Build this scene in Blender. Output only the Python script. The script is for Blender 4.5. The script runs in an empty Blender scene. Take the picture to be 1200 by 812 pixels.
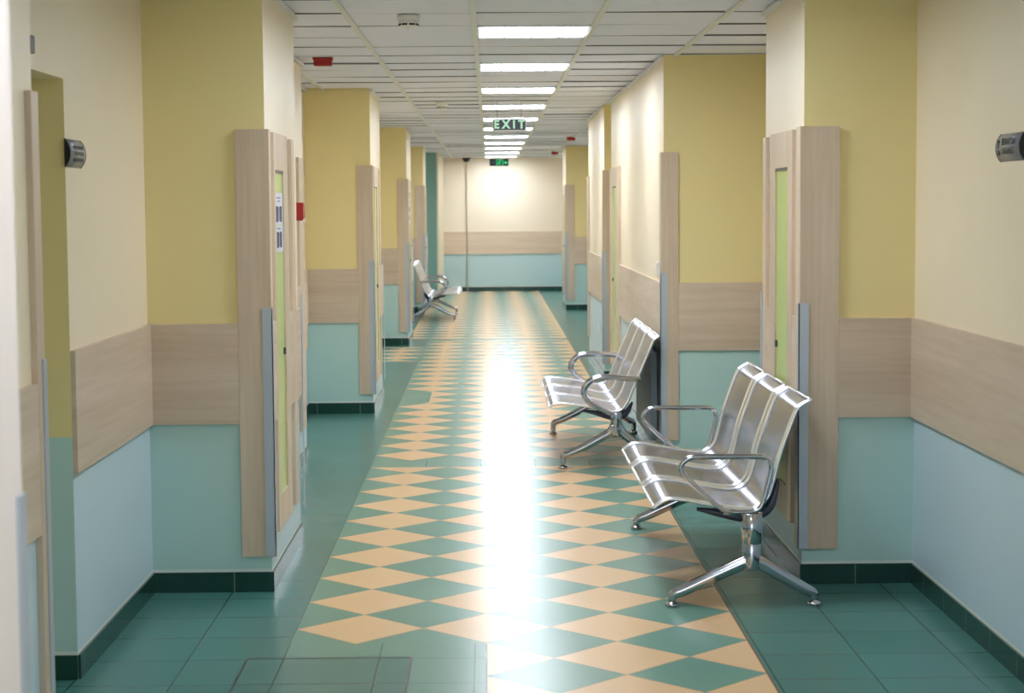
import bpy, bmesh, math, random
from mathutils import Vector, Matrix
random.seed(7)
D = bpy.data
scn = bpy.context.scene
COL = scn.collection
PI = math.pi

# ------------------------------------------------------------------ helpers
def srgb(r, g, b):
    f = lambda c: c / 12.92 if c <= .04045 else ((c + .055) / 1.055) ** 2.4
    return (f(r / 255), f(g / 255), f(b / 255), 1)

class NT:
    """tiny node-tree helper"""
    def __init__(self, name):
        self.m = D.materials.new(name); self.m.use_nodes = True
        self.t = self.m.node_tree
        self.b = self.t.nodes['Principled BSDF']
    def n(self, typ, **kw):
        nd = self.t.nodes.new(typ)
        for k, v in kw.items(): setattr(nd, k, v)
        return nd
    def link(self, a, b): self.t.links.new(a, b)
    def val(self, sock, v):
        if hasattr(v, 'is_linked'): self.link(v, sock)
        else: sock.default_value = v
    def math(self, op, a, b=None, c=None):
        nd = self.n('ShaderNodeMath', operation=op)
        self.val(nd.inputs[0], a)
        if b is not None: self.val(nd.inputs[1], b)
        if c is not None: self.val(nd.inputs[2], c)
        return nd.outputs[0]
    def mix(self, f, a, b):
        nd = self.n('ShaderNodeMix', data_type='RGBA')
        self.val(nd.inputs[0], f); self.val(nd.inputs[6], a); self.val(nd.inputs[7], b)
        return nd.outputs[2]
    def noise(self, vec, scale, detail=2, rough=.5):
        nd = self.n('ShaderNodeTexNoise')
        nd.inputs['Scale'].default_value = scale; nd.inputs['Detail'].default_value = detail
        nd.inputs['Roughness'].default_value = rough
        if vec is not None: self.link(vec, nd.inputs['Vector'])
        return nd.outputs['Fac']
    def mapping(self, vec, scale):
        nd = self.n('ShaderNodeMapping'); nd.inputs['Scale'].default_value = scale
        self.link(vec, nd.inputs['Vector']); return nd.outputs[0]
    def pos(self): return self.n('ShaderNodeNewGeometry').outputs['Position']
    def obj(self): return self.n('ShaderNodeTexCoord').outputs['Object']
    def xyz(self, v):
        nd = self.n('ShaderNodeSeparateXYZ'); self.link(v, nd.inputs[0]); return nd.outputs
    def bump(self, h, strength, dist=.002):
        nd = self.n('ShaderNodeBump'); nd.inputs['Strength'].default_value = strength
        nd.inputs['Distance'].default_value = dist
        self.link(h, nd.inputs['Height']); self.link(nd.outputs[0], self.b.inputs['Normal'])
    def ramp01(self, v, lo, hi):
        nd = self.n('ShaderNodeMapRange'); self.link(v, nd.inputs[0])
        nd.inputs[1].default_value = lo; nd.inputs[2].default_value = hi
        return nd.outputs[0]

def plain(name, col, rough=.5, metal=0., emit=None, es=1., spec=.5):
    k = NT(name)
    # faint procedural variation keeps flat plastics and metals from looking dead
    f = k.noise(k.obj(), 9, 2)
    c2 = tuple(max(0, x * .93) for x in col[:3]) + (1,)
    k.link(k.mix(f, col, c2), k.b.inputs['Base Color'])
    k.b.inputs['Roughness'].default_value = rough; k.b.inputs['Metallic'].default_value = metal
    k.b.inputs['Specular IOR Level'].default_value = spec
    if emit:
        k.b.inputs['Emission Color'].default_value = emit; k.b.inputs['Emission Strength'].default_value = es
    return k.m

def wall_mat(name, up, low, spec=.45, rough=.42):
    k = NT(name); p = k.pos(); X, Y, Z = k.xyz(p)
    lowf = k.math('LESS_THAN', Z, .83)
    n = k.noise(p, 1.3, 3)
    u = k.mix(k.math('MULTIPLY', n, .16), up, tuple(c * .8 for c in up[:3]) + (1,))
    l = k.mix(k.math('MULTIPLY', n, .16), low, tuple(c * .85 for c in low[:3]) + (1,))
    c = k.mix(lowf, u, l)
    foot = k.math('LESS_THAN', Z, .096)
    c = k.mix(foot, c, srgb(225, 232, 228))
    k.link(c, k.b.inputs['Base Color'])
    k.b.inputs['Roughness'].default_value = rough
    k.b.inputs['Specular IOR Level'].default_value = spec
    k.bump(k.noise(p, 160, 2), .25, .0015)
    return k.m

M = {}
M['front'] = wall_mat('wall_yellow_mint', srgb(237, 219, 158), srgb(186, 217, 211))
M['side'] = wall_mat('wall_cream_paleblue', srgb(240, 225, 198), srgb(196, 218, 228))
M['end'] = wall_mat('paint_end_wall', srgb(232, 220, 200), srgb(184, 212, 218))
M['teal'] = plain('paint_teal', srgb(122, 166, 160), .45)
M['creamtrim'] = plain('paint_cream', srgb(226, 214, 186), .45)

def wood_mat(name, sc, base, dark):
    k = NT(name); p = k.pos()
    a = k.noise(k.mapping(p, sc), 1, 5, .6)
    b = k.noise(p, 1.7, 2)
    planks = k.noise(k.mapping(p, tuple(s * .18 for s in sc)), 1, 1)
    f = k.math('ADD', k.math('MULTIPLY', k.ramp01(a, .35, .7), .55), k.math('MULTIPLY', k.ramp01(planks, .35, .65), .45))
    c = k.mix(f, base, dark)
    c = k.mix(k.math('MULTIPLY', b, .12), c, srgb(190, 150, 120))
    k.link(c, k.b.inputs['Base Color'])
    k.b.inputs['Roughness'].default_value = .42; k.b.inputs['Specular IOR Level'].default_value = .4
    k.bump(a, .08, .001)
    return k.m
M['wood_v'] = wood_mat('beech_upright', (45, 45, 2.2), srgb(218, 200, 179), srgb(196, 175, 150))
M['wood_h'] = wood_mat('beech_lying', (2.2, 2.2, 45), srgb(218, 200, 180), srgb(198, 177, 153))

M['wood_pale'] = wood_mat('pale_laminate', (45, 45, 2.2), srgb(240, 230, 224), srgb(228, 216, 208))

def skirt_mat(name='skirting_tile'):
    k = NT(name); p = k.pos(); X, Y, Z = k.xyz(p)
    fr = k.math('FRACT', k.math('DIVIDE', k.math('ADD', k.math('ADD', X, Y), 20.17), .333))
    line = k.math('LESS_THAN', fr, .014)
    n = k.noise(p, 30, 3)
    c = k.mix(k.math('MULTIPLY', n, .5), srgb(20, 58, 51), srgb(31, 75, 66))
    k.link(k.mix(line, c, srgb(92, 120, 112)), k.b.inputs['Base Color'])
    k.b.inputs['Roughness'].default_value = .16
    return k.m
M['skirt'] = skirt_mat()

XL, P0, Y0, Y1 = -.7395, .48, 6.857, 11.722
def floor_mat(pattern=True):
    k = NT('floor_tiles' if pattern else 'green_tiles'); p = k.pos(); X, Y, Z = k.xyz(p)
    m = k.math
    T = P0 / math.sqrt(2)
    # green field: square grid
    fx = m('FRACT', m('DIVIDE', m('ADD', X, -XL + 10 * T), T))
    fy = m('FRACT', m('DIVIDE', m('ADD', Y, -11.482 + 30 * .3393), .3393))
    g1 = m('LESS_THAN', m('MINIMUM', fx, m('SUBTRACT', 1., fx)), .0075)
    g2 = m('LESS_THAN', m('MINIMUM', fy, m('SUBTRACT', 1., fy)), .0075)
    grid = m('MAXIMUM', g1, g2)
    cellx = m('FLOOR', m('DIVIDE', m('ADD', X, -XL + 10 * T), T))
    celly = m('FLOOR', m('DIVIDE', m('ADD', Y, -11.482 + 30 * .3393), .3393))
    cv = k.n('ShaderNodeCombineXYZ'); k.link(cellx, cv.inputs[0]); k.link(celly, cv.inputs[1])
    wn = k.n('ShaderNodeTexWhiteNoise'); k.link(cv.outputs[0], wn.inputs['Vector'])
    speck = k.noise(p, 420, 2); cloud = k.noise(p, 2.2, 3)
    def green(a, b):
        c = k.mix(k.math('MULTIPLY', speck, .8), a, b)
        return c
    gA = green(srgb(70, 118, 112), srgb(84, 134, 126))
    gA = k.mix(m('MULTIPLY', wn.outputs['Value'], .3), gA, srgb(50, 104, 94))
    gA = k.mix(grid, gA, srgb(38, 74, 68))
    rough = None
    if pattern:
        far = m('GREATER_THAN', Y, 11.33)
        vy = m('ADD', m('MULTIPLY', far, (Y0 - Y1) / P0), m('DIVIDE', m('ADD', Y, -Y0), P0))
        u = m('DIVIDE', m('ADD', X, -XL + 5 * P0), P0)
        du = m('ABSOLUTE', m('SUBTRACT', m('FRACT', u), .5))
        dv = m('ABSOLUTE', m('SUBTRACT', m('FRACT', m('ADD', vy, 100.5)), .5))
        s = m('ADD', du, dv)
        orange = m('LESS_THAN', s, .5)
        joint = m('LESS_THAN', m('ABSOLUTE', m('SUBTRACT', s, .5)), .0085)
        gB = green(srgb(96, 140, 126), srgb(112, 156, 140))
        oB = green(srgb(222, 184, 140), srgb(232, 196, 152))
        pat = k.mix(orange, gB, oB)
        pat = k.mix(joint, pat, srgb(176, 152, 120))
        # borders of the patterned field
        left = k.math('GREATER_THAN', X, XL)
        left2 = m('MULTIPLY', k.math('GREATER_THAN', X, XL - .5 * P0), m('GREATER_THAN', Y, 22.1))
        left3 = m('MULTIPLY', m('MULTIPLY', m('GREATER_THAN', X, XL - 1.5 * P0), m('GREATER_THAN', Y, 18.92)), m('LESS_THAN', Y, 20.85))
        inL = m('MAXIMUM', left, m('MAXIMUM', left2, left3))
        inR = m('LESS_THAN', X, XL + 3.5 * P0)
        def band(a, b): return m('MULTIPLY', m('GREATER_THAN', Y, a), m('LESS_THAN', Y, b))
        strip = m('MAXIMUM', band(11.177, 11.482), band(21.8, 22.1))
        patch = m('MULTIPLY', band(14.9, 15.75), m('LESS_THAN', X, XL + .5 * P0))
        nearl = m('MULTIPLY', m('LESS_THAN', Y, Y0 - .5 * P0), m('LESS_THAN', X, XL + 1.5 * P0))
        off = m('MAXIMUM', m('MAXIMUM', strip, patch), nearl)
        # plain part of the near-left corner keeps the softer green of the field
        infield = m('MULTIPLY', inL, inR)
        use = m('MULTIPLY', infield, m('SUBTRACT', 1., off))
        gC = k.mix(k.math('MULTIPLY', grid, .8), gB, srgb(60, 92, 82))
        base = k.mix(m('MULTIPLY', infield, off), gA, gC)
        c = k.mix(use, base, pat)
        # right border: a slim dark joint
        bj = m('LESS_THAN', m('ABSOLUTE', m('SUBTRACT', X, XL + 3.5 * P0)), .004)
        c = k.mix(bj, c, srgb(120, 96, 76))
        jx = m('MULTIPLY', m('LESS_THAN', m('ABSOLUTE', m('SUBTRACT', X, XL + 1.5 * P0)), .004), m('LESS_THAN', Y, Y0 - .5 * P0))
        c = k.mix(jx, c, srgb(70, 84, 76))
        hgt = m('SUBTRACT', 1., m('MAXIMUM', m('MULTIPLY', joint, use), m('MULTIPLY', grid, m('SUBTRACT', 1., use))))
    else:
        c = gA; hgt = m('SUBTRACT', 1., grid)
    k.link(c, k.b.inputs['Base Color'])
    r = m('ADD', m('MULTIPLY', cloud, .06), .225)
    k.link(r, k.b.inputs['Roughness'])
    k.b.inputs['IOR'].default_value = 1.45
    k.b.inputs['Specular IOR Level'].default_value = .46
    wav = k.noise(p, 3.0, 2)
    h2 = m('ADD', m('MULTIPLY', hgt, .6), m('MULTIPLY', wav, 2.2))
    k.bump(h2, .12, .0010)
    return k.m
M['floor'] = floor_mat(True)
M['gtile'] = floor_mat(False)

def ceil_mat():
    k = NT('ceiling_tile'); p = k.pos()
    n = k.noise(p, 300, 2); n2 = k.noise(p, 1.2, 2)
    c = k.mix(k.math('MULTIPLY', n, .6), srgb(238, 240, 254), srgb(226, 228, 244))
    c = k.mix(k.math('MULTIPLY', n2, .2), c, srgb(206, 209, 220))
    k.link(c, k.b.inputs['Base Color']); k.b.inputs['Roughness'].default_value = .7
    k.bump(n, .3, .001)
    return k.m
M['ceil'] = ceil_mat()
M['rail'] = plain('ceiling_rail', srgb(226, 226, 222), .5)
M['dark'] = plain('gap_shade_grey', srgb(128, 130, 136), .9)  # shade between the ceiling tiles, put into a grey colour
M['chrome'] = plain('chrome', (.52, .52, .56, 1), .12, 1.)
M['chrome2'] = plain('polished_steel_rim', (.95, .96, 1., 1), .27, 1.)
M['guard'] = plain('brushed_aluminium', srgb(184, 192, 202), .4, .35)
M['white'] = plain('white_plastic', srgb(232, 232, 228), .4)
M['black'] = plain('black_plastic', srgb(18, 18, 20), .4)
M['bracket'] = plain('dark_bracket', srgb(58, 62, 82), .3, .2)
M['rubber'] = plain('rubber', srgb(20, 20, 20), .6)
M['red'] = plain('red_plastic', srgb(165, 22, 20), .4)
M['lime'] = plain('lime_glass', srgb(190, 208, 124), .3)
M['navy'] = plain('navy_sign_face', srgb(22, 30, 48), .35)
M['mint'] = plain('mint_letters', srgb(180, 222, 200), .5, emit=srgb(160, 215, 185), es=.3)
M['green'] = plain('green_glow', srgb(20, 200, 120), .5, emit=srgb(10, 205, 120), es=.8)
M['dimgreen'] = plain('dim_letters', srgb(70, 110, 100), .5)
M['paper'] = plain('paper', srgb(222, 226, 238), .6)
M['ink'] = plain('printed_ink', srgb(60, 62, 92), .6)
M['ink2'] = plain('printed_ink_pale', srgb(150, 152, 178), .6)
M['alu'] = plain('sign_aluminium', srgb(150, 152, 160), .35, .6)
M['signtext'] = plain('sign_text', srgb(50, 60, 58), .5)
M['radiator'] = plain('radiator_enamel', srgb(156, 170, 184), .35)
M['seam'] = plain('dark_seam', srgb(160, 146, 124), .6)
M['door'] = plain('door_leaf', srgb(205, 200, 180), .4)
M['conceal'] = plain('grey_metal', srgb(70, 78, 80), .35, .5)
def light_mat(name='light_diffuser', e=1.):
    k = NT(name)
    k.b.inputs['Base Color'].default_value = (.9, .9, .9, 1)
    k.b.inputs['Emission Color'].default_value = (.85, .91, 1., 1)
    k.b.inputs['Emission Strength'].default_value = LIGHT_E * e
    return k.m
LIGHT_E = 24.
M['light'] = light_mat()
M['light_dim'] = light_mat('light_diffuser_dimmed', .4)  # turned down to keep the near pillar fronts darker
def steel_mat(name, c1, c2):
    k = NT(name)
    uv = k.n('ShaderNodeUVMap', uv_map='UVMap').outputs[0]
    U, V, W = k.xyz(uv)
    m = k.math
    s = .009
    a = m('SUBTRACT', m('FRACT', m('DIVIDE', U, s)), .5); b = m('SUBTRACT', m('FRACT', m('DIVIDE', V, s)), .5)
    d = m('ADD', m('MULTIPLY', a, a), m('MULTIPLY', b, b))
    hole = m('LESS_THAN', d, .055)
    # plain margins: V runs along the seat, U across
    k.link(k.mix(hole, c1, c2), k.b.inputs['Base Color'])
    k.b.inputs['Metallic'].default_value = 1.
    n = k.noise(k.mapping(uv, (3, 90, 1)), 1, 3)
    k.link(m('ADD', m('MULTIPLY', n, .06), .2), k.b.inputs['Roughness'])
    return k.m
M['steelA'] = steel_mat('perforated_steel', (.32, .32, .37, 1), (.15, .15, .18, 1))
M['steelB'] = steel_mat('perforated_steel_pale', (.56, .57, .68, 1), (.30, .30, .38, 1))

# ---------- mesh builder
class MB:
    def __init__(self): self.bm = bmesh.new(); self.mi = 0; self.uv = None
    def box(self, x0, x1, y0, y1, z0, z1, mi=0, mi_front=None, bevel=0., rot=None):
        x0, x1 = min(x0, x1), max(x0, x1); y0, y1 = min(y0, y1), max(y0, y1); z0, z1 = min(z0, z1), max(z0, z1)
        vs = [self.bm.verts.new((x, y, z)) for x in (x0, x1) for y in (y0, y1) for z in (z0, z1)]
        F = [((0, 1, 3, 2), 'x'), ((4, 6, 7, 5), 'x'), ((0, 4, 5, 1), 'y'), ((2, 3, 7, 6), 'y'), ((0, 2, 6, 4), 'z'), ((1, 5, 7, 3), 'z')]
        fs = []
        for idx, a in F:
            f = self.bm.faces.new([vs[i] for i in idx])
            f.material_index = mi_front if (mi_front is not None and a == 'y') else mi
            fs.append(f)
        if rot is not None:
            c = Vector(((x0 + x1) / 2, (y0 + y1) / 2, (z0 + z1) / 2))
            for v in vs: v.co = c + rot @ (v.co - c)
        if bevel > 0:
            es = list({e for f in fs for e in f.edges})
            bmesh.ops.bevel(self.bm, geom=es, offset=bevel, segments=2, affect='EDGES', profile=.7)
        return self
    def tube(self, pts, rad, n=10, closed=False, cap=True, flat=1., flat_axis=None, mi=0):
        pts = [Vector(p) for p in pts]; N = len(pts)
        if not hasattr(rad, '__len__'): rad = [rad] * N
        rings = []; up = None
        for i in range(N):
            if closed: t = pts[(i + 1) % N] - pts[i - 1]
            else: t = pts[min(i + 1, N - 1)] - pts[max(i - 1, 0)]
            t.normalize()
            if up is None:
                up = Vector((0, 1, 0)) if abs(t.y) < .9 else Vector((0, 0, 1))
            a = (up - t * up.dot(t)).normalized(); b = t.cross(a); up = a
            ring = []
            for j in range(n):
                an = 2 * PI * j / n
                ring.append(self.bm.verts.new(pts[i] + a * math.cos(an) * rad[i] * flat + b * math.sin(an) * rad[i]))
            rings.append(ring)
        for i in range(N if closed else N - 1):
            r0, r1 = rings[i], rings[(i + 1) % N]
            for j in range(n):
                f = self.bm.faces.new((r0[j], r0[(j + 1) % n], r1[(j + 1) % n], r1[j])); f.smooth = True; f.material_index = mi
        if cap and not closed:
            self.bm.faces.new(rings[0][::-1]).material_index = mi; self.bm.faces.new(rings[-1]).material_index = mi
        return self
    def lathe(self, c, prof, n=20, sx=1., sy=1., mi=0):
        c = Vector(c); rings = []
        for r, z in prof:
            rings.append([self.bm.verts.new(c + Vector((math.cos(2 * PI * j / n) * max(r, 1e-4) * sx, math.sin(2 * PI * j / n) * max(r, 1e-4) * sy, z))) for j in range(n)])
        for a, b in zip(rings, rings[1:]):
            for j in range(n):
                f = self.bm.faces.new((a[j], a[(j + 1) % n], b[(j + 1) % n], b[j])); f.smooth = True; f.material_index = mi
        self.bm.faces.new(rings[0][::-1]); self.bm.faces.new(rings[-1])
        return self
    def build(self, name, mats, parent=None, loc=None):
        me = D.meshes.new(name)
        bmesh.ops.recalc_face_normals(self.bm, faces=self.bm.faces)
        self.bm.to_mesh(me); self.bm.free()
        if not isinstance(mats, (list, tuple)): mats = [mats]
        for m in mats: me.materials.append(M[m] if isinstance(m, str) else m)
        o = D.objects.new(name, me); COL.objects.link(o)
        if loc is not None: o.location = loc
        if parent is not None: o.parent = parent
        return o

def struct(o): o['kind'] = 'structure'; return o
def tag(o, label, cat, group=None):
    o['label'] = label; o['category'] = cat
    if group: o['group'] = group
    return o
def empty(name, loc, label, cat, group=None, rz=0.):
    o = D.objects.new(name, None); COL.objects.link(o); o.location = loc; o.rotation_euler = (0, 0, rz)
    o.empty_display_size = .1
    return tag(o, label, cat, group)
def copy_tree(o, parent=None):
    c = o.copy(); COL.objects.link(c); c.parent = parent
    for ch in list(o.children): copy_tree(ch, c)
    return c
def text_mesh(name, s, size, mat, mw, parent=None, ex=.0006, bold=0., align='CENTER'):
    cu = D.curves.new(name, 'FONT'); cu.body = s; cu.size = size; cu.extrude = ex; cu.offset = bold
    cu.align_x = align; cu.align_y = 'CENTER'
    t = D.objects.new('tmp', cu); COL.objects.link(t)
    dg = bpy.context.evaluated_depsgraph_get()
    me = D.meshes.new_from_object(t.evaluated_get(dg)); me.name = name
    D.objects.remove(t); D.curves.remove(cu)
    me.transform(mw); me.materials.clear(); me.materials.append(M[mat])
    o = D.objects.new(name, me); COL.objects.link(o)
    if parent is not None: o.parent = parent
    return o

# ------------------------------------------------------------------ dimensions
H = 2.5
YB, YE = -2.5, 34.5
RL, RR = -1.41, 1.777
ZB0, ZB1 = .705, 1.122        # timber band
ZT0, ZT1 = .15, 1.918         # boards
TH = .018

# floor and ceiling
mb = MB(); mb.box(-2.6, 2.4, YB - .2, YE + .2, -.1, 0); struct(mb.build('floor', 'floor'))
TC = .6014; CX, CY = -.6639, 8.130
lights = [CY + TC * (2 + 4 * i) for i in range(11)]
unlit = [CY + TC * (2 - 4 * i) for i in range(1, 6)]
lightcells = {(1, 2 + 4 * i) for i in range(-4, 11)}
mb = MB()
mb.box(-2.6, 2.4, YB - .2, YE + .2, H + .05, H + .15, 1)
for i in range(-3, 5):
    for j in range(-22, 44):
        x = CX + TC * i; y = CY + TC * j
        if y > YE or x > 2.0 or (i, j) in lightcells: continue
        dz = random.uniform(0, .004) + .005
        r = Matrix.Rotation(random.uniform(-.004, .014), 3, 'X') @ Matrix.Rotation(random.uniform(-.006, .006), 3, 'Y')
        g = random.uniform(.004, .012)
        mb.box(x + .006, x + TC - .006, y + g, y + TC - g, H + dz, H + dz + .015, 0, 1, rot=r)  # tile ends take the grey, so the gap shade is painted on
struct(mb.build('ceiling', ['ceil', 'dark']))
n = 0
for i in range(-2, 5):
    mb = MB(); x = CX + TC * i
    mb.box(x - .013, x + .013, YB, YE, H - .006, H + .02)
    n += 1; struct(mb.build('trim_%d' % n, 'rail'))

# ------------------------------------------------------------------ walls
def wall(name, x0, x1, y0, y1, z0=0., z1=H + .05, mats=('side', 'front')):
    mb = MB(); mb.box(x0, x1, y0, y1, z0, z1, 0, 1)  # x faces get the paler colours, y faces the yellower ones
    return struct(mb.build(name, list(mats)))
OUTL, OUTR = -2.5, 2.3
TRN = [n]
def trim(mb, mat):
    TRN[0] += 1
    return struct(mb.build('trim_%d' % TRN[0], mat))
def skirt(side, x0, x1, y0, y1):
    mb = MB(); mb.box(x0, x1, y0, y1, 0, .084, bevel=.002)
    return struct(mb.build('baseboard_' + side, 'skirt'))

# left plan: (face X, y from, y to)
LSEG = [(-.70, YB, 2.65), (-1.25, 2.65, 5.07), ('door', 5.07, 6.15), (RL, 6.15, 7.553),
        (-.915, 7.553, 8.75), (-1.17, 8.75, 11.6), ('door', 11.6, 12.68), (RL, 12.68, 14.15),
        (-.905, 14.15, 15.40), (-1.17, 15.40, 18.2), ('door', 18.2, 19.3), (RL, 19.3, 21.15),
        (-.94, 21.15, 22.35), (-1.17, 22.35, 25.2), (RL, 25.2, 27.75), (-.985, 27.75, 28.95), (RL, 28.95, 31.0)]
RSEG = [(RR, YB, 7.612), (1.31, 7.612, 8.66), (RR, 8.66, 11.2), (1.07, 11.2, 15.95), (RR, 15.95, 16.7),
        (1.055, 16.7, 19.3), (RR, 19.3, 28.1), (1.19, 28.1, 29.3), (RR, 29.3, YE)]
dn = 0
for sname, SEG, rec, out, c in (('left', LSEG, RL, OUTL, 1), ('right', RSEG, RR, OUTR, -1)):
    prev = None
    for xf, a, b in SEG:
        if xf == 'door':
            dn += 1
            wall('wall_' + sname, out, rec, a, b, 2.03)
            mb = MB(); mb.box(-1.80, -1.76, a + .002, b - .002, 0, 2.03)
            d = struct(mb.build('door_%d' % dn, 'door'))
            mb = MB(); mb.tube([(-1.76, b - .12, 1.02), (-1.715, b - .12, 1.02), (-1.715, b - .24, 1.02)], .01)
            mb.build('door_handle', 'chrome', d)
            prev = out; continue
        wall('wall_' + sname, out, xf, a, b)
        # skirting along this face, and across its near end where it stands proud of its neighbour
        skirt(sname, xf, xf + c * .010, a - (.010 if prev is not None and (xf - prev) * c > .05 and prev != out else 0), b)
        if prev is not None and (xf - prev) * c > .02 and prev != out:
            skirt(sname, prev, xf + c * .010 - c * .0101, a - .010, a)
        if prev == out:
            skirt(sname, -1.76, xf + c * .0, a - .010, a)
        # slim edge moulding under the ceiling
        mb = MB(); mb.box(xf, xf + c * .022, a, b, H - .022, H - .004); trim(mb, 'rail')
        prev = xf
# cross walls closing each step (thin skins are not needed: blocks are solid)
# far end
wall('wall_end', OUTL, OUTR, YE, YE + .15, mats=('end', 'end'))
mb = MB(); mb.box(-.86, 1.77, YE - .010, YE, 0, .084); struct(mb.build('baseboard_end', 'skirt'))
mb = MB(); mb.box(-.86, -.415, YE - .02, YE, ZB0, ZB1); trim(mb, 'wood_h')
mb = MB(); mb.box(-.400, RR, YE - .02, YE, ZB0, ZB1); trim(mb, 'wood_h')
mb = MB(); mb.box(-.413, -.402, YE - .03, YE, .0, 2.46); trim(mb, 'seam')
mb = MB(); mb.box(OUTL, -.875, 31.0, YE, 0, H + .05, 0); struct(mb.build('wall_left', 'teal'))
mb = MB(); mb.box(-.875, -.845, 31.0, YE, 0, H + .02); trim(mb, 'creamtrim')
mb = MB(); mb.box(-1.40, -.845, 30.99, 31.0, 0, .084); struct(mb.build('baseboard_left', 'skirt'))

# behind the camera: end wall with a made-up glowing pane added as fill light
WX0, WX1, WZ0, WZ1 = -.62, 1.70, .12, 1.5
mb = MB()
mb.box(OUTL, WX0, YB - .15, YB, 0, H + .05, 0); mb.box(WX1, OUTR, YB - .15, YB, 0, H + .05, 0)
mb.box(WX0, WX1, YB - .15, YB, 0, WZ0, 0); mb.box(WX0, WX1, YB - .15, YB, WZ1, H + .05, 0)
struct(mb.build('wall_back', 'side'))
w = MB(); w.box(WX0, WX1, YB - .12, YB - .115, WZ0, WZ1)
kw = NT('fill_light_pane'); kw.b.inputs['Base Color'].default_value = (.6, .7, .8, 1)
kw.b.inputs['Emission Color'].default_value = (.78, .89, 1, 1); FILL_E = 3.
kw.b.inputs['Emission Strength'].default_value = FILL_E
win = struct(w.build('added_window_1', kw.m))
w = MB()
for x in (WX0, (WX0 + WX1) / 2, WX1 - .05): w.box(x, x + .05, YB - .115, YB - .05, WZ0, WZ1)
for z in (WZ0, WZ1 - .05): w.box(WX0, WX1, YB - .115, YB - .05, z, z + .05)
w.build('added_window_frame', 'white', win)

# ------------------------------------------------------------------ timber cladding
def bx(x0, x1, y0, y1, z0, z1, mat, bev=.0025):
    mb = MB(); mb.box(x0, x1, y0, y1, z0, z1, bevel=bev); return trim(mb, mat)
def band_side(xf, c, a, b): bx(xf, xf + c * TH * .97, a, b, ZB0, ZB1, 'wood_h', .0015)
def band_front(x0, x1, y): bx(x0, x1, y - TH * .97, y, ZB0, ZB1, 'wood_h', .0015)
def guard(xf, c, y, near, where):
    """L-shaped metal corner guard over the boards; near=True: on the corner that faces the camera end"""
    s = 1 if near else -1
    mb = MB(); X = xf + c * (TH + .004); Y = y - s * (TH + .004)
    if not near: Y = y + .004
    mb.box(X, X - c * .004, Y, Y + s * .040, ZT0 + .002, 1.185)
    if near: mb.box(X, X - c * .042, Y, Y + .004, ZT0 + .002, 1.185)
    o = mb.build('corner_guard', 'guard')
    return tag(o, where, 'corner guard', 'metal corner guards on the wall corners')
def panel_door(xf, c, a, b, glass_a, glass_b, where, lock_far=True):
    """tall shallow cupboard door of pale timber with a lime glass strip"""
    global dn
    dn += 1
    root = D.objects.new('door_%d' % dn, None); COL.objects.link(root); root.location = (xf + c * TH / 2, (a + b) / 2, .22)
    root.empty_display_size = .1; struct(root)
    ox, oy, oz = root.location
    z0, z1, g0, g1 = .225, ZT1 - .005, .37, 1.757
    mb = MB()
    X0, X1 = xf - ox, xf + c * TH - ox
    for (p, q, r, s) in ((a, glass_a, z0, z1), (glass_b, b, z0, z1), (glass_a, glass_b, z0, g0), (glass_a, glass_b, g1, z1)):
        mb.box(X0, X1, p - oy, q - oy, r - oz, s - oz)
    bmesh.ops.remove_doubles(mb.bm, verts=mb.bm.verts, dist=1e-5)
    mb.build('door_panel', 'wood_v', root)
    mb = MB(); mb.box(xf - ox + c * .001, xf - ox + c * .010, glass_a - oy, glass_b - oy, g0 - oz, g1 - oz)
    g = mb.build('glass_strip', 'lime', root); g['label'] = 'lime green glass strip'
    mb = MB(); X = xf - ox + c * .010
    mb.box(X, X + c * .0105, glass_b - oy - .04, glass_b - oy - .012, .955 - oz, .985 - oz, bevel=.002)
    mb.build('lock', 'conceal', root)
    mb = MB(); mb.box(X, X + c * .006, glass_a - oy, glass_b - oy, g1 - oz - .012, g1 - oz)
    mb.build('painted_shadow_strip', 'black', root)  # black strip stands in for the shade under the frame's top edge
    return root
def clad_bay(xf, c, yf, ye, xrec, where, fw=.12, panel=True, hint=''):
    # L-shaped corner board
    mb = MB(); mb.box(xf - c * fw, xf + c * TH, yf - TH, yf, ZT0, ZT1, bevel=.002)
    aw, b0, b1, g0_, g1_, c0, c1 = (.045, .155, .67, .205, .51, .85, .95) if c > 0 else (.095, .19, .80, .31, .65, .93, 1.02)
    mb.box(xf, xf + c * TH, yf, yf + aw, ZT0, ZT1, bevel=.002)
    trim(mb, 'wood_v')
    band_front(xrec, xf - c * fw, yf)
    guard(xf, c, yf, True, 'metal guard on the near corner of the ' + where)
    if panel:
        band_side(xf, c, yf + aw, yf + b0)
        panel_door(xf, c, yf + b0, yf + b1, yf + g0_, yf + g1_, hint)
        band_side(xf, c, yf + b1, yf + c0)
        bx(xf, xf + c * TH, yf + c0, yf + c1, .225, ZT1 - .01, 'wood_v')
        band_side(xf, c, yf + c1, ye)
        guard(xf, c, ye, False, 'metal guard on the far corner of the ' + where)

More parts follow.
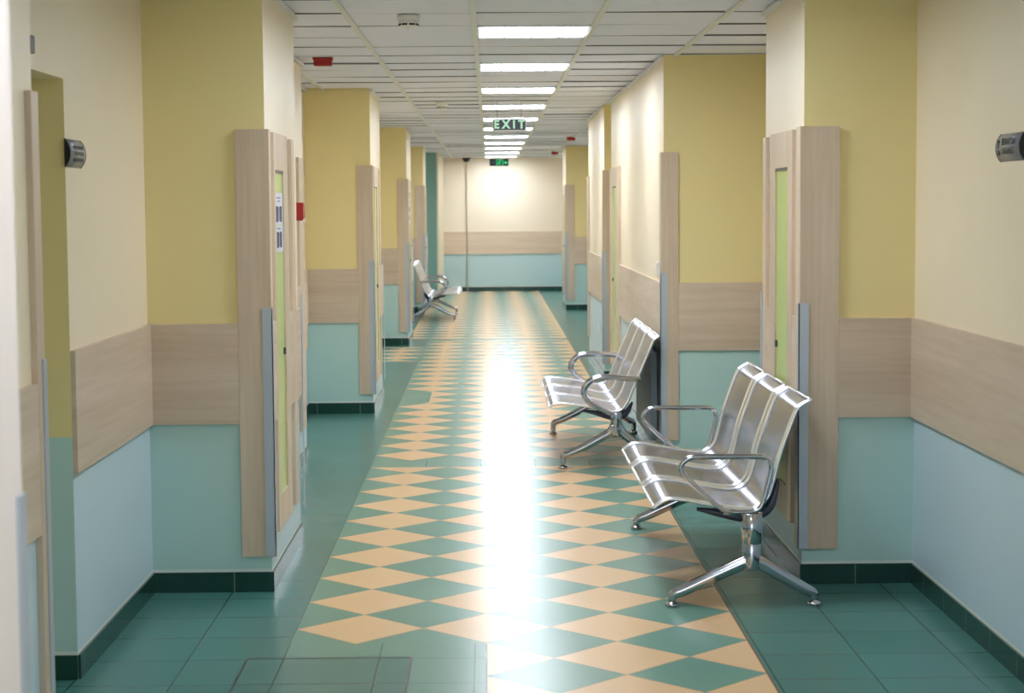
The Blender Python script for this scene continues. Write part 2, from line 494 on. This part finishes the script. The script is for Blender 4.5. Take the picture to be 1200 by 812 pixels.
# left
bx(-.70, -.70 + TH, 2.35, 2.65, ZT0, ZT1, 'wood_pale'); band_side(-.70, 1, YB, 2.35)
guard(-.70, 1, 2.65, False, 'blurred metal corner guard at the extreme left edge, closest to the viewer')
band_side(-1.25, 1, 2.65, 4.99)
bx(-1.25, -1.25 + TH, 4.99, 5.07, .225, ZT1, 'wood_v')
guard(-1.25, 1, 5.07, False, 'thin metal guard on the wall edge beside the dark doorway at left')
band_side(RL, 1, 6.15, 7.553)
clad_bay(-.915, 1, 7.553, 8.75, RL, 'nearest left pillar', hint='tall timber panel with lime strip and two notices, on the nearest left pillar')
band_side(-1.17, 1, 8.75, 11.20)
bx(-1.17, -1.17 + TH, 11.20, 11.45, .225, ZT1 - .015, 'wood_v'); band_side(-1.17, 1, 11.45, 11.6)
band_side(RL, 1, 12.68, 14.15)
clad_bay(-.905, 1, 14.15, 15.40, RL, 'second left pillar', fw=.105, hint='narrow-looking timber panel with lime strip on the second left pillar')
band_side(-1.17, 1, 15.40, 18.2); band_side(RL, 1, 19.3, 21.15)
clad_bay(-.94, 1, 21.15, 22.35, RL, 'third left pillar', fw=.105, hint='timber panel with lime strip and white notice on the third left pillar')
band_side(-1.17, 1, 22.35, 25.2); band_side(RL, 1, 25.2, 27.75)
clad_bay(-.985, 1, 27.75, 28.95, RL, 'fourth left pillar, behind the far bench', fw=.12, hint='timber panel with lime strip on the left pillar behind the far bench')
# right
band_side(RR, -1, YB, 7.612)
clad_bay(1.31, -1, 7.612, 8.66, RR, 'nearest right pillar, behind the near bench', fw=.147, hint='tall timber panel with lime strip right behind the nearest bench')
band_side(RR, -1, 8.66, 11.2)
clad_bay(1.07, -1, 11.2, 15.95, RR, 'second right pillar, behind the middle bench', fw=.09, panel=False)
band_side(1.07, -1, 11.295, 14.8)
panel_door(1.07, -1, 14.80, 15.90, 15.12, 15.58, 'timber panel with lime strip on the right wall beyond the middle bench')
clad_bay(1.055, -1, 16.7, 19.3, RR, 'third right pillar beyond the middle bench', fw=.08, panel=False)
band_side(1.055, -1, 16.795, 19.1); bx(1.055, 1.055 - TH, 19.1, 19.3, .225, ZT1 - .02, 'wood_v')
clad_bay(1.19, -1, 28.1, 29.3, RR, 'farthest right pillar by the end wall', fw=.125, hint='timber panel with lime strip on the farthest right pillar')
band_side(RR, -1, 19.3, 28.1)

# ------------------------------------------------------------------ ceiling lights
def ceiling_light(y, label, on=True, name='ceiling_light'):
    x0 = CX + TC; t = empty(name, (x0 + TC / 2, y + TC / 2, H), label, 'ceiling light', 'ceiling lights in one row')
    mb = MB(); h = TC / 2 - .008; w = .014
    for a, b, c_, d in ((-h, h, -h, -h + w), (-h, h, h - w, h), (-h, -h + w, -h + w, h - w), (h - w, h, -h + w, h - w)):
        mb.box(a, b, c_, d, -.002, .03)
    mb.build('frame', 'white', t)
    mb = MB(); mb.box(-h + w, h - w, -h + w, h - w, .006, .012)
    mb.build('diffuser', {1: 'light', 2: 'light_dim', 0: 'white'}[int(on)], t)
    for k in range(1, 4):
        mb = MB(); x = -h + k * h / 2
        mb.box(x - .004, x + .004, -h + w, h - w, -.001, .006); mb.build('louvre', 'white', t)
    return t
for i, y in enumerate([CY + TC * (2 - 4 * k) for k in range(1, 5)]):
    ceiling_light(y, 'square ceiling light panel overhead, above the near end of the corridor', (1, 2, 1, 0)[i])  # panels out of view, outputs set for the light on the near walls
ORD = ['nearest', 'second', 'third', 'fourth', 'fifth', 'sixth', 'seventh', 'eighth', 'ninth', 'tenth', 'farthest']
for i, y in enumerate(lights):
    ceiling_light(y, 'bright square ceiling light panel, %s along the row%s' % (ORD[i], ' down the corridor' if i else ', closest to the viewer'))

# ------------------------------------------------------------------ benches
def catmull(pts, k=6):
    out = []; n = len(pts)
    for i in range(n - 1):
        p0, p1, p2, p3 = pts[max(i - 1, 0)], pts[i], pts[i + 1], pts[min(i + 2, n - 1)]
        for j in range(k):
            t = j / k
            out.append(tuple(.5 * ((2 * b) + (-a + c) * t + (2 * a - 5 * b + 4 * c - d) * t * t + (-a + 3 * b - 3 * c + d) * t ** 3)
                             for a, b, c, d in zip(p0, p1, p2, p3)))
    out.append(tuple(pts[-1])); return out
def round_path(pts, r, k=5, closed=True):
    out = []; n = len(pts); V = [Vector(p) for p in pts]
    for i in range(n):
        if not closed and i in (0, n - 1): out.append(V[i]); continue
        p, a, b = V[i], V[i - 1], V[(i + 1) % n]
        da = (a - p); db = (b - p); ra = min(r, da.length * .45); rb = min(r, db.length * .45)
        s = p + da.normalized() * ra; e = p + db.normalized() * rb
        for j in range(k + 1):
            t = j / k; out.append(s * (1 - t) ** 2 + p * 2 * t * (1 - t) + e * t * t)
    return out
PROF_A = [(-.070, .396), (-.045, .415), (-.008, .430), (.05, .426), (.125, .412), (.217, .396), (.29, .386), (.340, .394), (.380, .428), (.402, .49),
          (.422, .577), (.452, .668), (.487, .762), (.507, .795), (.552, .822)]
PROF_B = [(-.080, .375), (-.060, .393), (-.02, .399), (.06, .393), (.184, .374), (.28, .352), (.33, .349), (.368, .367), (.398, .412), (.430, .492),
          (.472, .590), (.540, .752), (.556, .782), (.586, .804)]
CXo = .285
def shell(prof, y0, y1, parent, rim=.0085, mat='steelA'):
    pr = catmull(prof, 5); pr = [(x - CXo, z) for x, z in pr]; N = len(pr)
    nrm = []
    for i in range(N):
        tx = pr[min(i + 1, N - 1)][0] - pr[max(i - 1, 0)][0]; tz = pr[min(i + 1, N - 1)][1] - pr[max(i - 1, 0)][1]
        l = math.hypot(tx, tz); nrm.append((-tz / l, tx / l))
    mb = MB(); bm = mb.bm; uvl = bm.loops.layers.uv.new('UVMap')
    W = 8; th = .003
    arc = [0.]
    for i in range(1, N): arc.append(arc[-1] + math.hypot(pr[i][0] - pr[i - 1][0], pr[i][1] - pr[i - 1][1]))
    grid = []
    for side in (0, 1):
        g = []
        for i in range(N):
            row = []
            for j in range(W + 1):
                t = j / W; y = y0 + (y1 - y0) * t
                dip = -.006 * (1 - (2 * t - 1) ** 2)     # slightly dished between the rims
                o = dip - side * th
                v = bm.verts.new((pr[i][0] + nrm[i][0] * o, y, pr[i][1] + nrm[i][1] * o)); row.append((v, y - y0, arc[i]))
            g.append(row)
        grid.append(g)
    for g in grid:
        for i in range(N - 1):
            for j in range(W):
                q = [g[i][j], g[i][j + 1], g[i + 1][j + 1], g[i + 1][j]]
                f = bm.faces.new([a[0] for a in q]); f.smooth = True
                for lp, a in zip(f.loops, q): lp[uvl].uv = (a[1], a[2])
    for i in range(N - 1):
        for j in (0, W):
            bm.faces.new([grid[0][i][j][0], grid[0][i + 1][j][0], grid[1][i + 1][j][0], grid[1][i][j][0]])
    for i in (0, N - 1):
        for j in range(W):
            bm.faces.new([grid[0][i][j][0], grid[0][i][j + 1][0], grid[1][i][j + 1][0], grid[1][i][j][0]])
    sh = mb.build('seat_shell', mat, parent)
    for y in (y0, y1):
        mb = MB(); mb.tube([(x, y, z) for x, z in pr], rim, 10, flat=2.3 if mat == 'steelA' else 1.15); mb.build('rim', 'chrome2', sh)
    for i in (0, N - 1):
        x, z = pr[i]
        mb = MB(); mb.tube([(x, y0, z), (x, y1, z)], rim * .8, 8); mb.build('rim', 'chrome2', sh)
    return sh
def foot(x, y, parent, chrome=True):
    mb = MB(); mb.lathe((x, y, 0), [(.022, 0), (.028, .004), (.029, .009), (.024, .015), (.012, .019), (.009, .03), (.009, .045)], 20)
    return mb.build('foot', 'chrome', parent)
def make_bench(model, L, S, label, loc, rz=0.):
    """x: 0 is the middle between front and rear feet, the seat faces -x; L = distance between leg frames, S = seat width overall"""
    t = empty('waiting_bench', loc, label, 'bench', 'three-seat steel waiting benches', rz)
    prof = PROF_A if model == 'A' else PROF_B
    gap = .058 if model == 'A' else .014; w = (S - 2 * gap) / 3
    y = -S / 2
    for i in range(3):
        shell(prof, y + (.012 if model == 'A' else .006), y + w - (.012 if model == 'A' else .006), t, mat='steel' + model)
        # dark cradle under each seat
        pts = [p for p in catmull(prof, 4) if (.09 < p[0] < .412 and p[1] < .56)]
        for yy in (y + .05, y + w - .05):
            mb = MB(); P = [(p[0] - CXo + (.020 if p[0] > .34 else 0), yy, p[1] - (.034 if p[0] < .34 else .030)) for p in pts]
            n_ = len(P); mb.tube(P, [.007 + .020 * math.sin(PI * k / (n_ - 1)) for k in range(n_)], 8, flat=1.8)
            mb.build('seat_bracket', 'bracket', t)
        y += w + gap
    zb = .338 if model == 'A' else .305
    px = .318 - CXo if model == 'A' else .325 - CXo
    mb = MB(); mb.box(px - .035, px + .035, -L / 2, L / 2, zb - .022, zb + .022, bevel=.008); mb.build('beam', 'bracket', t)
    for s in (-1, 1):
        yy = s * L / 2
        if model == 'A':
            mb = MB(); mb.lathe((px, yy, 0), [(.028, .143), (.034, .148), (.036, .17), (.038, .25), (.037, .252), (.041, .256), (.043, .37), (.038, .374)], 24, sx=1, sy=.8)
            mb.build('post', 'chrome', t)
            for d, fx in ((-1, 0 - CXo), (1, .57 - CXo)):
                P = [(px + d * .01, yy, .180), (px + d * .04, yy, .170), (px + (fx - px) * .5, yy, .117), (px + (fx - px) * .84, yy, .067), (fx - d * .012, yy, .052), (fx - d * .001, yy, .040), (fx, yy, .024)]
                P = catmull(P, 4); n_ = len(P)
                mb = MB(); mb.tube(P, [.031 - .014 * (k / (n_ - 1)) for k in range(n_)], 12, flat=.7)
                lg = mb.build('leg', 'chrome', t); foot(fx, yy, lg)
            ya = s * (S / 2 + .016)
            P = [(.21, .378), (.352, .378), (.398, .555), (.382, .600), (.06, .602), (.022, .548)]
            P = [(a - CXo, ya, b) for a, b in P]
            P = round_path(P, .045, 6)
            mb = MB(); mb.tube(P, .0115, 10, closed=True)
            mb.build('armrest', 'chrome', t)
            mb = MB(); mb.box(.205 - CXo, .36 - CXo, min(ya, yy), max(ya, yy) if abs(ya) > abs(yy) else ya, .366, .378, bevel=.002)
            mb.build('armrest_plate', 'chrome', t)
        else:
            mb = MB(); mb.lathe((px, yy, 0), [(.026, .19), (.036, .20), (.034, .24), (.033, .29), (.038, .33), (.034, .345)], 24, sx=1, sy=.85)
            mb.build('post', 'chrome', t)
            for d, fx in ((-1, 0 - CXo), (1, .565 - CXo)):
                P = [(px + d * .012, yy, .262), (px + d * .035, yy, .222), (px + (fx - px) * .32, yy, .182), (px + (fx - px) * .62, yy, .130), (px + (fx - px) * .88, yy, .092), (fx - d * .008, yy, .082), (fx, yy, .06), (fx, yy, .022)]
                P = catmull(P, 4); n_ = len(P)
                mb = MB(); mb.tube(P, [.029 - .013 * (k / (n_ - 1)) for k in range(n_)], 12, flat=.85)
                lg = mb.build('leg', 'chrome', t); foot(fx, yy, lg)
            ya = s * (S / 2 + .022)
            P = [(.475, .548), (.40, .552), (.28, .562), (.19, .550), (.14, .512), (.128, .462), (.155, .415), (.22, .370), (.305, .325)]
            ys = [ya] * 7 + [ya * .6 + yy * .4, yy]
            P = [(a - CXo, q, b) for (a, b), q in zip(P, ys)]
            P = catmull(P, 5); n_ = len(P)
            mb = MB(); mb.tube(P, [.016 + .004 * math.sin(PI * k / (n_ - 1)) for k in range(n_)], 12)
            mb.build('armrest', 'chrome', t)
            # rear end of the arm is fixed to the edge of the back
            mb = MB(); mb.tube([(.455 - CXo, ya, .548), (.455 - CXo, s * (S / 2 - .002), .548)], .008, 8); mb.build('arm_fixing', 'chrome', t)
    return t
make_bench('A', 1.76, 1.74, 'three-seat perforated steel bench nearest the viewer, with squared armrests, at the right', (1.005, 8.075, 0))
b2 = make_bench('B', 1.70, 1.72, 'three-seat steel bench with looped armrests, in the middle of the right side', (.727, 11.91, 0))
b3 = copy_tree(b2); b3.location = (-.770, 26.38, 0); b3.rotation_euler = (0, 0, PI)
tag(b3, 'small-looking far steel bench on the left, facing right across the corridor', 'bench', 'three-seat steel waiting benches')

# ------------------------------------------------------------------ signs and fittings
# hanging EXIT sign
ys = 16.0
t = empty('exit_sign', (.187, ys, 2.245), 'dark hanging EXIT sign with pale green letters, below the ceiling lights', 'sign')
mb = MB(); mb.box(-.146, .146, -.012, .012, 0, .108, bevel=.002); mb.build('sign_box', 'white', t)
mb = MB(); mb.box(-.140, .140, -.0135, -.012, .010, .104); mb.build('sign_face', 'navy', t)
text_mesh('exit_lettering', 'E X I T', .098, 'mint', Matrix.Translation((0, -.0145, .057)) @ Matrix.Rotation(PI / 2, 4, 'X') @ Matrix.Diagonal((.94, 1, 1, 1)), t, bold=.004)
for x in (-.105, .105):
    mb = MB(); mb.tube([(x, 0, .106), (x, 0, H - 2.245 + .004)], .0018, 6); mb.build('wire', 'conceal', t)
# small pictogram sign near the end wall
t = empty('emergency_sign', (.197, 33.2, 2.318), 'small dark sign with green running figure and arrow, near the end wall', 'sign')
mb = MB(); mb.box(-.176, .176, -.012, .012, 0, .135, bevel=.002); mb.build('sign_box', 'white', t)
mb = MB(); mb.box(-.170, .170, -.0135, -.012, .005, .130); mb.build('sign_face', 'navy', t)
mb = MB()
mb.box(.085, .118, -.0155, -.0137, .057, .073); 
v = [mb.bm.verts.new(p) for p in ((.112, -.0155, .036), (.112, -.0155, .094), (.155, -.0155, .065))]; mb.bm.faces.new(v)
mb.build('arrow', 'green', t)
mb = MB()                                                        # doorway and running figure
for a in ((-.045, -.037, .015, .118), (.062, .072, .015, .118), (-.037, .062, .111, .118)): mb.box(a[0], a[1], -.0155, -.0137, a[2], a[3])
mb.build('doorway_mark', 'green', t)
mb = MB()
mb.lathe((0, 0, 0), [(.0001, -.001), (.011, -.001), (.011, .001), (.0001, .001)], 14)
for v_ in mb.bm.verts: v_.co = Vector((v_.co.x + .022, -.0150 + v_.co.z, v_.co.y + .096))
for P in ([(.015, .085), (-.003, .055)], [(-.003, .055), (.018, .040), (.010, .018)], [(-.003, .055), (-.016, .036), (-.034, .030)], [(.012, .080), (.036, .068)], [(.010, .080), (-.014, .076), (-.020, .060)]):
    mb.tube([(x, -.0150, z) for x, z in P], .0052, 6)
mb.build('running_figure', 'green', t)
mb = MB()
for x in (-.150, -.128, -.108, -.088, -.068): mb.box(x, x + .013, -.0155, -.0137, .058, .088)
mb.build('dim_marks', 'dimgreen', t)
for x in (-.12, .12):
    mb = MB(); mb.tube([(x, 0, .133), (x, 0, H - 2.318 + .004)], .0018, 6); mb.build('wire', 'conceal', t)

def arc_sign(x, c, y0, y1, z0, z1, label, lines):
    """curved aluminium name plate with black end caps on a wall whose face is x"""
    t = empty('door_sign', (x, (y0 + y1) / 2, (z0 + z1) / 2), label, 'sign')
    hw = (y1 - y0) / 2; hh = (z1 - z0) / 2; bul = .020
    def prof(k): return [(c * bul * (1 - (a / 6) ** 2) ** .8 * k + c * .001 if abs(a) < 6 else c * .001, hh * k * a / 6) for a in range(-6, 7)]
    def sweep(name, ya, yb, k, mat, base=True):
        mb = MB(); P = prof(k)
        A = [mb.bm.verts.new((px, ya, pz)) for px, pz in P]; B = [mb.bm.verts.new((px, yb, pz)) for px, pz in P]
        for i in range(len(P) - 1):
            f = mb.bm.faces.new((A[i], A[i + 1], B[i + 1], B[i])); f.smooth = True
        mb.bm.faces.new(A); mb.bm.faces.new(B[::-1]); mb.bm.faces.new((A[0], B[0], B[-1], A[-1]))
        return mb.build(name, mat, t)
    sweep('plate', -hw + .006, hw - .006, 1, 'alu')
    sweep('end_cap', -hw, -hw + .006, 1.03, 'black'); sweep('end_cap', hw - .006, hw, 1.03, 'black')
    return t, bul
tL, bul = arc_sign(RL, 1, 6.135, 6.375, 1.737, 1.832, 'curved silver name plate with black ends beside the left doorway', None)
mb = MB()
for z, h_ in ((.020, .012), (.0, .012), (-.021, .012)):
    for k in range(5):
        y = -.062 + k * .030; mb.box(.0172 if abs(z) > .01 else .0195, .0212, y, y + .024, z - h_ / 2, z + h_ / 2)
mb.build('plate_text', 'signtext', tL)
tR, bul = arc_sign(RR, -1, 6.06, 6.345, 1.737, 1.832, 'curved silver name plate with dark Cyrillic lettering on the right wall', None)
rotR = Matrix.Rotation(-PI / 2, 4, 'Z') @ Matrix.Rotation(PI / 2, 4, 'X')
for s, z in (('\u041b\u0415\u041a\u0410\u0420\u0421\u041a\u0418', .017), ('\u041a\u0410\u0411\u0418\u041d\u0415\u0422', -.014)):
    text_mesh('plate_lettering', s, .030, 'signtext', Matrix.Translation((-.0208, -.012, z)) @ rotR, tR, bold=.0006)
mb = MB()
mb.box(-.0212, -.0175, .098, .118, -.002, .026); mb.box(-.0212, -.0175, .098, .118, -.026, -.008)
mb.build('plate_mark', 'signtext', tR)
# small black fitting above the left doorway
mb = MB(); mb.box(RL, RL + .03, 5.60, 5.66, 2.07, 2.125, bevel=.006)
tag(mb.build('wall_fitting', 'black'), 'tiny black fitting above the left doorway, at the wall edge', 'fitting')

# notices on the lime strips
def notice(x, c, y0, y1, z0, z1, label, parts):
    t = empty('paper_notice', (x, (y0 + y1) / 2, z0), label, 'notice')
    h = z1 - z0; w = y1 - y0
    mb = MB(); mb.box(0, c * .0012, -w / 2, w / 2, 0, h); mb.build('sheet', 'paper', t)
    for m_, a, b, lo, hi in parts:
        mb = MB(); mb.box(c * .0012, c * .0020, -w / 2 + a * w, -w / 2 + b * w, lo * h, hi * h); mb.build('printed_block', m_, t)
xg = -.915 + .0101
notice(xg + .001, 1, 7.765, 8.055, 1.525, 1.66, 'upper white notice with a dark picture, on the nearest lime strip', [
    ('ink2', .25, .75, .82, .87), ('ink2', .3, .7, .72, .76), ('ink', .15, .42, .08, .58), ('ink2', .45, .6, .12, .55), ('ink', .62, .88, .08, .58)])
notice(xg + .001, 1, 7.765, 8.055, 1.408, 1.522, 'lower white notice with a dark picture, on the nearest lime strip', [
    ('ink', .2, .45, .15, .75), ('ink2', .48, .6, .2, .72), ('ink', .62, .85, .15, .75), ('ink2', .3, .7, .84, .9)])
xg3 = -.94 + .0101
notice(xg3 + .001, 1, 21.35, 21.68, 1.40, 1.70, 'white notice on the third left pillar, far down the corridor', [
    ('ink2', .2, .8, .80, .88), ('ink', .2, .8, .46, .66), ('ink', .25, .75, .14, .34)])

# fire call point
t = empty('fire_call_point', (-1.17, 10.95, 1.515), 'red fire call point box on the left wall behind the nearest pillar', 'alarm')
mb = MB(); mb.box(0, .022, -.05, .05, -.002, .118, bevel=.004); mb.build('back_plate', 'white', t)
mb = MB(); mb.box(.022, .072, -.048, .048, .004, .112, bevel=.008); mb.build('box', 'red', t)
v = MB(); q = [v.bm.verts.new(p) for p in ((.002, -.052, .112), (.03, -.052, .112), (.004, -.052, .150))]; v.bm.faces.new(q)
q = [v.bm.verts.new(p) for p in ((.058, -.051, -.004), (.084, -.051, -.002), (.080, -.051, .024))]; v.bm.faces.new(q)
v.build('paper_tag', 'paper', t)

# smoke detectors
def smoke(x, y, label):
    t = empty('smoke_detector', (x, y, H), label, 'smoke detector', 'white smoke detectors on the ceiling')
    mb = MB(); mb.lathe((0, 0, 0), [(.052, .004), (.054, -.004), (.053, -.018), (.05, -.022)], 24); mb.build('base', 'white', t)
    mb = MB(); mb.lathe((0, 0, 0), [(.050, -.022), (.048, -.034), (.040, -.050), (.022, -.054), (.0, -.055)], 24); mb.build('head', 'white', t)
    for a in range(8):
        an = a * PI / 4 + PI / 8
        mb = MB(); mb.box(-.013, .013, -.0468, -.0405, -.046, -.038, rot=None)
        for v_ in mb.bm.verts: v_.co = Matrix.Rotation(an, 3, 'Z') @ v_.co
        mb.build('slot', 'black', t)
    mb = MB(); mb.lathe((0, 0, 0), [(.008, -.053), (.008, -.059), (.004, -.061)], 12); mb.build('sensor_tip', 'white', t)
smoke(-.372, 8.78, 'white smoke detector nearest the viewer, left of the lights')
smoke(-.40, 16.1, 'smaller-looking far smoke detector left of the EXIT sign')
def beacon(x, y, label):
    mb = MB(); mb.box(x - .055, x + .055, y - .035, y + .035, H - .045, H + .004, bevel=.010)
    mb.box(x - .060, x + .060, y - .040, y + .040, H - .008, H + .004, bevel=.002)
    tag(mb.build('alarm_beacon', 'red'), label, 'alarm', 'red alarm beacons on the ceiling')
beacon(-1.0, 11.25, 'red alarm beacon on the ceiling at the left, nearest one')
beacon(1.10, 24.3, 'small red alarm beacon on the ceiling above the right pillars')
beacon(1.12, 30.8, 'farthest tiny red alarm beacon on the ceiling by the end wall')
# dome camera at the end wall
t = empty('dome_camera', (-.407, 34.38, H), 'small black dome camera at the ceiling before the end wall', 'camera')
mb = MB(); mb.lathe((0, 0, 0), [(.08, .004), (.082, -.012), (.07, -.02)], 20); mb.build('mount', 'black', t)
mb = MB(); mb.lathe((0, 0, 0), [(.065, -.018), (.06, -.045), (.04, -.068), (.015, -.078), (.0, -.08)], 20); mb.build('dome', 'black', t)

# radiator behind the middle bench
t = empty('radiator', (1.066, 12.0, .12), 'grey ribbed radiator on the wall behind the middle bench', 'radiator')
mb = MB()
for k in range(19):
    y = -.54 + k * .06; mb.box(-.056, -.012, y, y + .038, 0, .55, bevel=.009)
mb.build('ribs', 'radiator', t)
for z in (.03, .50):
    mb = MB(); mb.box(-.045, -.020, -.55, .59, z, z + .025); mb.build('header', 'radiator', t)
for y in (-.4, .4):
    mb = MB(); mb.box(-.020, 0, y, y + .03, .44, .47); mb.build('wall_bracket', 'conceal', t)

# switches and sockets
def plate(x, c, y, z, label, name='light_switch'):
    t = empty(name, (x, y, z), label, 'switch' if name == 'light_switch' else 'socket')
    mb = MB(); mb.box(0, c * .012, -.042, .042, -.042, .042, bevel=.003); mb.build('cover', 'white', t)
    mb = MB(); mb.box(c * .012, c * .016, -.025, .025, -.028, .028, bevel=.001); mb.build('rocker' if name == 'light_switch' else 'insert', 'white', t)
plate(1.07, -1, 11.55, 1.195, 'white light switch just above the timber band by the middle bench')
plate(1.055, -1, 17.55, .42, 'white wall socket low on the right wall beyond the middle bench', 'wall_socket')

# floor access cover
t = empty('access_cover', (-.577, 6.12, 0), 'tiled floor access cover with dark metal rim at the bottom left', 'floor cover')
mb = MB(); h = .295; w_ = .009
for a, b, c_, d in ((-h, h, -h, -h + w_), (-h, h, h - w_, h), (-h, -h + w_, -h + w_, h - w_), (h - w_, h, -h + w_, h - w_)): mb.box(a, b, c_, d, 0, .0018)
mb.build('rim', 'conceal', t)
mb = MB(); mb.box(-h + w_, h - w_, -h + w_, h - w_, 0, .0012); mb.build('tile_infill', 'gtile', t)

# ------------------------------------------------------------------ world, camera, colour
wd = D.worlds.new('World'); scn.world = wd; wd.use_nodes = True
wd.node_tree.nodes['Background'].inputs[0].default_value = (.5, .55, .6, 1)
wd.node_tree.nodes['Background'].inputs[1].default_value = .3
f, yaw, pit, rol, hc = 2144.55, .0123, .0765, -.0070, 1.5966
F = Vector((math.sin(yaw), math.cos(yaw), 0)); R = Vector((math.cos(yaw), -math.sin(yaw), 0)); U = Vector((0, 0, 1))
F2 = F * math.cos(pit) - U * math.sin(pit); U2 = U * math.cos(pit) + F * math.sin(pit)
R3 = R * math.cos(rol) + U2 * math.sin(rol); U3 = U2 * math.cos(rol) - R * math.sin(rol)
cam = D.cameras.new('camera'); co = D.objects.new('camera', cam); COL.objects.link(co)
mw = Matrix.Identity(4)
for i, v_ in enumerate((R3, U3, -F2)):
    for j in range(3): mw[j][i] = v_[j]
mw[2][3] = hc
co.matrix_world = mw
cam.sensor_width = 36; cam.lens = f / 1200 * 36; cam.clip_end = 100; cam.clip_start = .05
cam.dof.use_dof = True; cam.dof.focus_distance = 9.; cam.dof.aperture_fstop = 5.6
scn.camera = co
scn.view_settings.view_transform = 'Standard'
scn.view_settings.look = 'None'
scn.view_settings.exposure = .52
scn.cycles.max_bounces = 10; scn.cycles.diffuse_bounces = 6
scn.cycles.sample_clamp_indirect = 6
